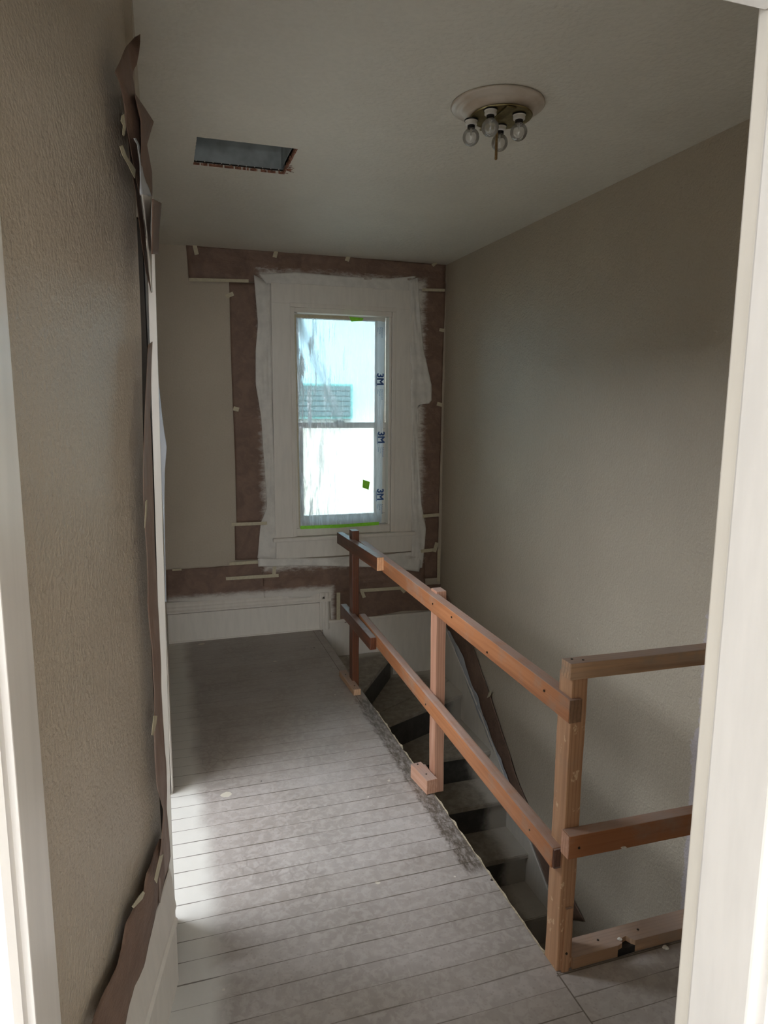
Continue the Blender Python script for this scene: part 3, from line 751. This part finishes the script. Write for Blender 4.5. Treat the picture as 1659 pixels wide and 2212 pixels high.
# sloping board on the wall
bm = bmesh.new()
pts = [(YB-.02, .050), (4.50, -.030), (3.972, -.340), (3.546, -.640), (3.312, -.800), (1.95, -1.79), (1.95, -2.3), (YB-.02, -2.2)]
extr(bm, [(XR-.016, py, pz) for py, pz in pts], (.014, 0, 0)); link('skirt_board', bm, MTW, sc)
bm = bmesh.new()
top = pts[:6]
extr(bm, [(XR-.024, py, pz) for py, pz in top]+[(XR-.024, py, pz-.018) for py, pz in reversed(top)], (.022, 0, 0)); link('skirt_cap', bm, MT, sc)

# ------------------------------------------------------------------ masking paper on the back wall
YP = YB-.007
def onB(l, y=YP): return [atY(p, y) for p in l]
G = 'brown masking paper taped round the window'
def paper(name, A, B, label, seed, amp=.005, freq=12, n=60, m=20, y=YP, mat=MP, cat='masking paper', group=None, stretch=(1, 1, 1), solid=.0006):
    bm = sheet(onB(A, y), onB(B, y), n, m, amp, freq, (0, -1, 0), seed, stretch)
    return tag(link(name, bm, mat, smooth=True, solid=solid), label, cat, group)
paper('masking_paper', [(402, 530), (600, 543), (780, 557), (963, 573)], [(408, 607), (560, 609), (700, 614), (962, 628)], 'long brown paper strip taped along the ceiling line above the window', 1, .009, 6, stretch=(.6, 1, 2.5), y=YB-.012)
paper('masking_paper', [(495, 609), (500, 800), (508, 1000), (511, 1131)], [(612, 612), (612, 800), (612, 1000), (608, 1128)], 'tall brown paper column left of the window casing', 2, y=YB-.009)
paper('masking_paper', [(507, 1134), (508, 1210)], [(600, 1132), (602, 1207)], 'short brown paper piece below the tall left column', 3, n=16)
paper('masking_paper', [(880, 622), (884, 800), (886, 1000), (886, 1115)], [(962, 628), (956, 800), (951, 1000), (948, 1112)], 'tall brown paper column in the corner right of the window', 4, y=YB-.009)
paper('masking_paper', [(886, 1116), (888, 1252)], [(948, 1113), (944, 1248)], 'short brown paper piece below the right corner column', 5, n=20)
paper('masking_paper', [(359, 1231), (450, 1226), (560, 1216), (600, 1210)], [(361, 1300), (450, 1300), (560, 1296), (603, 1292)], 'brown paper strip above the left part of the white skirting', 6, .006, 8, y=YB-.013)
paper('masking_paper', [(566, 1210), (700, 1205), (860, 1200), (918, 1200)], [(570, 1292), (700, 1290), (860, 1275), (918, 1262)], 'crumpled brown paper strip directly under the window apron', 7, .012, 12, y=YB-.018, stretch=(.5, 1, 2.5))
paper('masking_paper', [(712, 1270), (800, 1272), (880, 1266), (952, 1262)], [(716, 1352), (780, 1336), (870, 1320), (953, 1316)], 'brown paper strip low beside the stair landing behind the railing', 8, .008, 10, y=YB-.012)
# clear film around the casing, painted white by overspray
ringO = [(548, 594), (557, 700), (552, 760), (552, 830), (564, 900), (570, 990), (577, 1095), (563, 1130), (556, 1205)]
ringI = [(583, 612), (584, 700), (586, 780), (588, 860), (590, 940), (592, 1010), (594, 1100), (596, 1150), (597, 1215)]
paper('plastic_film', ringO, ringI, 'crumpled plastic film painted white along the left side of the window casing', 11, .010, 8, m=14, y=YB-.020, mat=MRING, cat='plastic sheet', stretch=(3, 1, .6))
ringO = [(902, 600), (908, 680), (916, 760), (932, 832), (932, 871), (904, 874), (903, 960), (910, 1090), (921, 1140), (912, 1228)]
ringI = [(884, 606), (885, 680), (886, 760), (886, 830), (887, 870), (887, 890), (887, 960), (888, 1090), (889, 1140), (889, 1228)]
paper('plastic_film', ringI, ringO, 'loose plastic film painted white along the right side of the window casing', 12, .012, 8, m=14, y=YB-.022, mat=MRING, cat='plastic sheet', stretch=(3, 1, .6))
paper('plastic_film', [(560, 592), (640, 588), (760, 598), (840, 602), (898, 596)], [(575, 613), (640, 614), (760, 621), (840, 627), (892, 630)], 'plastic film painted white above the window casing', 13, .008, 8, m=8, y=YB-.020, mat=MRING, cat='plastic sheet')
paper('plastic_film', [(557, 1207), (700, 1205), (830, 1198), (912, 1190)], [(558, 1224), (660, 1222), (830, 1225), (905, 1235)], 'crumpled plastic film painted white below the window apron', 14, .010, 9, m=8, y=YB-.026, mat=MRING, cat='plastic sheet')
# paper down the stair on the right wall
XP = XR-.010
def onR(l): return [atX(p, XP) for p in l]
A = [(953, 1268), (975, 1302), (1009, 1361), (1060, 1505), (1121, 1694), (1180, 1825), (1262, 1990)]
B = [(954, 1318), (966, 1355), (978, 1378), (1026, 1500), (1082, 1650), (1128, 1790), (1215, 1985)]
bm = sheet(onR(B), onR(A), 70, 12, .006, 8, (-1, 0, 0), 20)
tag(link('masking_paper', bm, MP, smooth=True, solid=.0006), 'brown paper strip running down the right wall above the sloping stair board', 'masking paper')
A = [(970, 1362), (992, 1402), (1001, 1420), (1018, 1478), (1033, 1505), (1042, 1545), (1052, 1560), (1062, 1600), (1082, 1640), (1100, 1690), (1135, 1775)]
B = [(966, 1362), (982, 1402), (990, 1425), (1008, 1475), (1020, 1508), (1034, 1545), (1045, 1570), (1056, 1600), (1074, 1642), (1092, 1690), (1128, 1780)]
bm = sheet([atX(p, XR-.020) for p in B], [atX(p, XR-.024) for p in A], 60, 6, .004, 20, (-1, 0, 0), 22)
tag(link('plastic_film', bm, MLOOSE, smooth=True, solid=.0005), 'strip of clear plastic film along the top edge of the sloping stair board', 'plastic sheet')

# ---- tape pieces
def tape(pts, label, fn=None, w=None, mat=MTAPE, cat='masking tape', t=.0012, name='masking_tape', group=None):
    fn = fn or (lambda p: atY(p, YB-.030))
    P = [fn(p) for p in pts]
    n = (P[1]-P[0]).cross(P[-1]-P[0]).normalized()
    if n.dot(EYE-P[0]) < 0: n = -n
    bm = bmesh.new(); extr(bm, P, n*t)
    return tag(link(name, bm, mat, smooth=False), label, cat, group)
def seg(a, b, w):
    a, b = V((*a, 0)), V((*b, 0)); d = (b-a).normalized(); s = V((-d.y, d.x, 0))*w/2
    return [((a+s).x, (a+s).y), ((b+s).x, (b+s).y), ((b-s).x, (b-s).y), ((a-s).x, (a-s).y)]
TP = [((420, 528), (425, 550), 9, 'left end of four small tape tabs on the ceiling line above the window'),
      ((597, 541), (593, 556), 9, 'second tape tab from the left on the ceiling line above the window'),
      ((753, 553), (749, 564), 9, 'third tape tab from the left on the ceiling line above the window'),
      ((942, 567), (934, 574), 7, 'tape tab nearest the right corner on the ceiling line'),
      ((408, 604), (537, 607), 7, 'horizontal cream tape strip under the left end of the ceiling line paper'),
      ((912, 626), (961, 627), 6, 'horizontal tape strip under the right end of the ceiling line paper'),
      ((488, 641), (504, 634), 9, 'tilted tape tab at the top left of the tall left paper column'),
      ((504, 882), (516, 885), 9, 'tape tab halfway down the left edge of the tall left paper column'),
      ((500, 1133), (577, 1130), 7, 'horizontal tape across the foot of the tall left paper column'),
      ((496, 1218), (557, 1214), 7, 'horizontal tape at the lower left corner of the window masking'),
      ((488, 1250), (602, 1243), 7, 'long horizontal tape strip on the paper above the skirting'),
      ((593, 1222), (592, 1241), 8, 'short vertical tape meeting the long strip above the skirting'),
      ((372, 1231), (392, 1230), 4, 'short tape piece at the far left upper edge of the paper above the skirting'),
      ((949, 712), (960, 714), 7, 'upper tape tab on the corner edge of the right paper column'),
      ((944, 872), (955, 875), 8, 'middle tape tab on the corner edge of the right paper column'),
      ((913, 1115), (949, 1112), 7, 'horizontal tape across the foot of the right paper column'),
      ((909, 1191), (940, 1187), 7, 'horizontal tape across the lower right paper piece'),
      ((938, 1192), (944, 1172), 8, 'short slanted tape beside the lower right paper piece'),
      ((948, 1187), (947, 1256), 6, 'vertical tape along the right corner near the stair'),
      ((731, 1280), (731, 1339), 8, 'vertical tape strip beside the end of the skirting moulding'),
      ((778, 1276), (870, 1270), 7, 'horizontal tape strip over the low paper behind the railing'),
      ((781, 1276), (787, 1291), 7, 'short slanted tape tail behind the top rail of the railing'),
      ((868, 1272), (875, 1279), 8, 'small torn tape corner right of the far railing post')]
for a, b, w, lab in TP: tape(seg(a, b, w), lab, group='masking tape pieces on the back wall')
tape([(1056, 1496), (1062, 1490), (1059, 1504), (1052, 1508)], 'small tape tab on the brown paper above the stair board', lambda p: atX(p, XR-.020))

# ------------------------------------------------------------------ film over the window glass
YF = YB-.034
def film_mesh():
    nx, nz = 60, 130
    bm = bmesh.new(); g = []
    TL, TR, BL, BR = atY((638, 681), YF), atY((832, 696), YF), atY((648, 1138), YF), atY((824, 1130), YF)
    for j in range(nz+1):
        v = j/nz; row = []
        for i in range(nx+1):
            u = i/nx
            p = TL.lerp(TR, u).lerp(BL.lerp(BR, u), v)
            if j == 0: p.z += .004*math.sin(u*9)
            if u == 1: p.x += .006*noise.noise(V((v*9, 0, 0)))
            e = min(u, 1-u, v, 1-v); k = min(1, e/.06)
            # creases from the upper left corner down to the bit of green tape
            d = 0
            for a0, wd, am in ((.0, .035, .009), (.07, .02, -.006), (-.08, .03, .006)):
                s = u-(.02+.80*v*(1+a0)+a0*.4)
                d += am*math.exp(-(s/wd)**2)
            d += .006*math.sin(u*46+3*noise.noise(V((u*3, v*6, 0))))*math.exp(-((u-.16)/.10)**2)*min(1, v*2.2)
            if v > .78:
                q = (v-.78)/.22; c = .80+.17*q
                d += .012*math.sin((u-c)*90)*math.exp(-((u-c)/.10)**2)*q
            d += .004*noise.noise(V((u*7, v*5, 1)))+.002*noise.noise(V((u*20, v*11, 4)))
            row.append(bm.verts.new(p+V((0, -d*k-.002, 0))))
        g.append(row)
    for j in range(nz):
        for i in range(nx): bm.faces.new((g[j][i], g[j+1][i], g[j+1][i+1], g[j][i+1]))
    return bm
fl = link('window_film', film_mesh(), MFILM, smooth=True)
tag(fl, 'wrinkled clear plastic masking film covering the glass of the window', 'plastic sheet')
def text(s, p, h, mat, name, parent, rot=math.pi/2, bold=0, sx=1.0):
    cu = bpy.data.curves.new('lettering', 'FONT'); cu.body = s; cu.size = 1; cu.extrude = .01; cu.offset = 0
    cu.align_x = 'LEFT'
    o = bpy.data.objects.new('tmp', cu); COL.objects.link(o)
    bpy.context.view_layer.update()
    me = bpy.data.meshes.new_from_object(o.evaluated_get(bpy.context.evaluated_depsgraph_get()))
    bpy.data.objects.remove(o)
    xs = [v.co.x for v in me.vertices]; ys = [v.co.y for v in me.vertices]; zs = [v.co.z for v in me.vertices]
    x0_, y0_ = min(xs), min(ys); sc_ = h/(max(ys)-y0_)
    for v in me.vertices:
        a = (v.co.x-x0_)*sc_*sx; b = (v.co.y-y0_)*sc_
        # reads downwards, letters turned a quarter turn to the right, facing the hall
        v.co = V((p[0]+b, p[1]-v.co.z*.02, p[2]-a))
    if bold:
        bmm = bmesh.new()
        for k, (u, w) in enumerate(((0, 0), (1, 0), (-1, 0), (0, 1), (0, -1), (.7, .7), (-.7, -.7), (.7, -.7), (-.7, .7))):
            n0 = len(bmm.verts); bmm.from_mesh(me); bmm.verts.ensure_lookup_table()
            for vv in bmm.verts[n0:]: vv.co += V((u*bold, -k*.00004, w*bold))
        bmm.to_mesh(me); bmm.free()
    me.materials.append(mat)
    o = bpy.data.objects.new(name, me); COL.objects.link(o); o.parent = parent
    o.matrix_basis = Matrix.Translation(-V(parent.location))
    return o
YT = YF-.013
for (px, py) in ((815, 700), (815, 807), (817, 933), (815, 1057)):
    top = atY((px, py), YT); k = .8 if py == 700 else 1
    if py != 700:
        text('3M', (top.x, YT, top.z), .046, MBLUE, 'printed_logo', fl, bold=.0022, sx=1.0)
        bm = bmesh.new()
        for q in range(2): box(bm, top.x-.010+q*.005, top.x-.0075+q*.005, YT-.0005, YT, top.z-.085, top.z-.01)
        link('printed_bars', bm, MBLUE2, fl)
    zz = top.z-(.105 if py != 700 else .02)
    text('Advanced', (top.x+.030, YT, zz), .0125, MBLUE2, 'printed_words', fl)
    text('Masking', (top.x+.013, YT, zz-.002), .0125, MBLUE2, 'printed_words', fl)
    text('Film', (top.x-.003, YT, zz-.004), .0125, MBLUE2, 'printed_words', fl)
tf = lambda p: atY(p, YB-.050)
tape([(784, 1036), (799, 1041), (796, 1058), (783, 1053)], 'small square of bright green tape on the window film', tf, mat=MGREEN, cat='green tape', name='green_tape')
tape([(648, 1136), (735, 1133), (819, 1127), (818, 1134), (730, 1140), (649, 1143)], 'green tape along the bottom edge of the window film', lambda p: atY(p, YF-.006), mat=MGREEN, cat='green tape', name='green_tape')
tape([(754, 684), (785, 687), (783, 693), (759, 695)], 'bit of green tape at the top edge of the window film', tf, mat=MGREEN, cat='green tape', name='green_tape')
tape([(636, 679), (752, 683), (756, 690), (700, 688), (640, 686)], 'cream tape strip along the top left edge of the window film', tf)
tape([(636, 681), (639, 681), (649, 1138), (646, 1138)], 'thin cream tape strip down the left edge of the window film', tf)

# ------------------------------------------------------------------ loose paper and tape on the skewed wall by the left doorway
def W(off, lift=0): return (V((0, 1.80, 0))+NRM*off, NRM)
def onW(l, off):
    pt, n_ = W(off)
    # the wall leans: shift with height
    out = []
    for p in l:
        q = atPlane(p, pt+V((-.06, 0, 0)), n_)
        for _ in range(6):
            sh = corner_x(q.z)
            q = atPlane(p, pt+V((sh, 0, 0)), n_)
        out.append(q)
    return out
def mix(l, o1): return l
def near_sheet(Lp, Rp, label, offL=.02, yR=1.78, seed=0, mat=MP, amp=.004, n=60, m=10, name='masking_paper', cat='masking paper', bow=0, freq=9):
    A = onW(Lp, offL); B = [atY(p, yR) for p in Rp]
    bm = sheet(A, B, n, m, amp, freq, (.6, -.8, 0), seed, (1, 1, .6), bow)
    return tag(link(name, bm, mat, smooth=True, solid=.0007), label, cat)
near_sheet([(300, 76), (291, 80), (280, 92), (271, 102), (262, 122), (246, 156), (256, 180), (262, 205), (267, 230), (269, 261), (280, 308), (288, 351), (298, 400), (303, 425)],
           [(302, 74), (302, 90), (301, 102), (299, 120), (295, 140), (287, 153), (286, 165), (288, 179), (292, 205), (300, 235), (305, 262), (306, 312), (302, 360), (304, 425)],
           'twisted brown paper strip peeling off the left wall up by the ceiling', .035, 1.70, 30)
near_sheet([(291, 205), (298, 235), (304, 262), (306, 312), (304, 350), (306, 372)],
           [(293, 206), (313, 232), (333, 263), (318, 312), (329, 372), (329, 428)],
           'pointed brown paper corner sticking out from the left doorway below the ceiling', .055, 1.80, 31)
near_sheet([(329, 429), (329, 500), (328, 549)], [(349, 439), (344, 500), (342, 549)], 'small brown paper flap behind the white strip of the left doorway', .14, 2.02, 32, amp=.002, n=14)
near_sheet([(268, 246), (276, 300), (282, 360), (293, 420), (305, 523), (316, 590), (327, 632)],
           [(270, 246), (279, 300), (290, 362), (304, 424), (315, 523), (321, 590), (328, 632)],
           'narrow brown paper ribbon hanging down the wall edge beside the left doorway', .03, 1.76, 33, amp=.002)
near_sheet([(320, 745), (317, 800), (312, 900), (309, 1000), (311, 1080), (317, 1200), (318, 1300), (328, 1400), (332, 1500), (333, 1600), (338, 1700), (353, 1750), (349, 1800), (344, 1850), (344, 1890), (345, 1950)],
           [(329, 738), (326, 800), (324, 900), (328, 1000), (331, 1080), (336, 1200), (341, 1300), (346, 1400), (350, 1500), (355, 1600), (361, 1700), (361, 1750), (365, 1800), (368, 1850), (361, 1890), (346, 1950)],
           'long brown paper strip hazed white running down beside the left doorway casing', .028, 1.795, 34, mat=MPS, n=110)
lowL = [(346, 1812), (334, 1838), (314, 1886), (308, 1930), (286, 1962), (272, 1995), (263, 2049), (252, 2085), (236, 2121), (213, 2168), (196, 2212), (185, 2240)]
lowR = [(352, 1812), (353, 1850), (355, 1900), (346, 1946), (336, 1972), (330, 1995), (319, 2050), (309, 2090), (292, 2132), (280, 2175), (271, 2212), (264, 2240)]
A = onW(lowL, .022); B = onW(lowR, .020)
bm = sheet(A, B, 80, 12, .005, 9, (.9, -.2, 0), 35, (1, 1, .6), .006)
tag(link('masking_paper', bm, MP, smooth=True, solid=.0007), 'wide brown paper sheet above the skirting at the bottom left', 'masking paper')
# clear film at the head of the casing and bulging behind it
near_sheet([(291, 298), (297, 312), (300, 335), (301, 360), (301, 395), (303, 422)], [(294, 298), (303, 312), (305, 340), (311, 370), (320, 400), (329, 424)], 'scrap of shiny clear plastic film over the head of the left doorway casing', .075, 1.74, 36, MLOOSE, .006, 24, 8, 'plastic_film', 'plastic sheet', freq=22)
near_sheet([(305, 420), (310, 450), (316, 500), (322, 560), (327, 632)], [(329, 424), (326, 450), (325, 500), (328, 560), (329, 632)], 'white painted paper wedge narrowing down from the head of the left doorway', .080, 1.765, 37, MTW, .001, 20, 6)
A = [atY(p, 2.03) for p in [(337, 790), (342, 900), (346, 966), (349, 1040), (353, 1120), (355, 1200), (357, 1300)]]
B = [atY(p, 2.05) for p in [(339, 790), (350, 900), (360, 966), (356, 1020), (355, 1080), (357, 1200), (359, 1300)]]
bm = sheet(A, B, 40, 6, .003, 9, (0, -1, 0), 38)
tag(link('plastic_film', bm, MLOOSE, smooth=True, solid=.0005), 'bulging clear plastic film poking out behind the left doorway casing', 'plastic sheet')
tn = lambda off: (lambda p: onW([p], off)[0])
tape([(262, 250), (267, 246), (271, 275), (267, 294), (264, 292), (265, 270), (260, 262)], 'cream tape flap on the left wall near the top of the peeling paper', tn(.040), name='masking_tape')
tape([(258, 316), (264, 314), (273, 338), (292, 366), (290, 385), (276, 356), (264, 336)], 'long cream tape tail curling off the left wall below the first flap', tn(.042))
tape([(314, 1083), (317, 1080), (316, 1112), (312, 1140)], 'pale tape tab on the wall edge halfway down the left doorway', tn(.034))
tape([(331, 1546), (339, 1546), (337, 1562), (331, 1588), (327, 1588)], 'pale tape piece low on the wall edge of the left doorway paper', tn(.038))
tape([(344, 1850), (352, 1845), (345, 1876), (338, 1908), (333, 1900)], 'cream tape strip where two papers meet at the bottom of the left doorway', tn(.045))
tape([(308, 1925), (312, 1929), (307, 1942), (288, 1962), (284, 1958), (296, 1940)], 'faint tape piece on the wall edge of the wide bottom left paper', tn(.030))

# ------------------------------------------------------------------ neighbour's house outside
nh = empty('neighbouring_house', (1.5, 8.2, -3))
tag(nh, 'pale neighbouring house with a green shuttered window seen through the film', 'house')
SPLIT = atY((700, 900), 8.2).z
def m_siding():
    t = NT('pale_siding'); p = t.pos(); X, Y, Z = t.xyz(p); f = t.math('FRACT', t.math('DIVIDE', Z, .13))
    base = t.mix(t.ramp(Z, SPLIT-.25, SPLIT+.25), srgb(146, 135, 119), srgb(122, 142, 143))
    c = t.mix(t.ramp(f, .0, .06, .3, 0), base, srgb(120, 114, 100))
    return t.done(t.bsdf(c, .7))
bm = bmesh.new(); box(bm, -6, 9, 8.2, 8.5, -3, 4.2); link('outer_wall', bm, m_siding(), nh)
q0 = atY((585, 833), 8.14); q1 = atY((756, 899), 8.14)
wn_ = link('window_frame', bx(q0.x-.08, q1.x+.03, 8.13, 8.2, q1.z-.03, q0.z+.03), m_simple('green_frame', srgb(60, 110, 100), .5), nh)
bm = bmesh.new(); zz = q1.z
while zz < q0.z-.02:
    extr(bm, [(q0.x, 8.112, zz), (q0.x, 8.110, zz+.004), (q0.x, 8.118, zz+.056), (q0.x, 8.13, zz+.056)], (q1.x-q0.x, 0, 0)); zz += .06
link('shutter', bm, m_simple('green_shutter', srgb(10, 44, 38), .5), wn_)
bm = bmesh.new(); extr(bm, [(-6, 7.6, 4.1), (-6, 7.6, 4.25), (-6, 11, 5.6), (-6, 11, 5.4)], (15, 0, 0)); link('roof', bm, m_simple('grey_roof', srgb(120, 116, 112), .8), nh)
gr = st('ground_outside', bx(-8, 12, YB+.16, 20, -3.2, -3.0), m_simple('outdoor_ground', srgb(210, 208, 198), .9))  # unseen ground made pale to bounce light up to the hall ceiling

# ------------------------------------------------------------------ light
wd = bpy.data.worlds.new('sky'); S.world = wd; wd.use_nodes = True; nt = wd.node_tree; nt.nodes.clear()
out = nt.nodes.new('ShaderNodeOutputWorld'); bg = nt.nodes.new('ShaderNodeBackground')
tc = nt.nodes.new('ShaderNodeTexCoord'); sx_ = nt.nodes.new('ShaderNodeSeparateXYZ'); nt.links.new(tc.outputs['Generated'], sx_.inputs[0])
cr = nt.nodes.new('ShaderNodeValToRGB'); nt.links.new(sx_.outputs[2], cr.inputs[0])
cr.color_ramp.elements[0].position = .0; cr.color_ramp.elements[0].color = (.80, .90, 1, 1)
cr.color_ramp.elements[1].position = 1; cr.color_ramp.elements[1].color = (.62, .80, 1, 1)
nt.links.new(cr.outputs[0], bg.inputs[0]); 
mr = nt.nodes.new('ShaderNodeMapRange'); nt.links.new(sx_.outputs[2], mr.inputs[0]); mr.inputs[1].default_value = .1; mr.inputs[2].default_value = .9
mr.inputs[3].default_value = .6; mr.inputs[4].default_value = 9.2; nt.links.new(mr.outputs[0], bg.inputs[1])
nt.links.new(bg.outputs[0], out.inputs[0])
def area(name, loc, look, sx, sy, power, col):
    L = bpy.data.lights.new(name, 'AREA'); L.shape = 'RECTANGLE'; L.size = sx; L.size_y = sy; L.energy = power; L.color = col
    o = bpy.data.objects.new(name, L); COL.objects.link(o); o.location = loc
    o.rotation_euler = (V(look)-V(loc)).to_track_quat('-Z', 'Y').to_euler(); return o
area('camera_room_assumed_daylight', (-.2, -3.15, 1.5), (-.2, 0, 1.45), 2.1, 1.4, 18, (1, .98, .96))  # assumed daylight from behind the camera, its window is never in view
area('camera_room_side_fill', (-3.1, -.9, 1.5), (0, -.6, 1.3), 1.5, 1.4, 20, (.93, .965, 1))  # added fill light brightening the right jamb, no window behind it
area('side_room_assumed_light', (-1.15, 2.42, 2.42), (.3, 2.40, .0), 1.5, 1.0, 34, (.84, .91, 1))  # assumed light for the floor patch by the left doorway, no window built
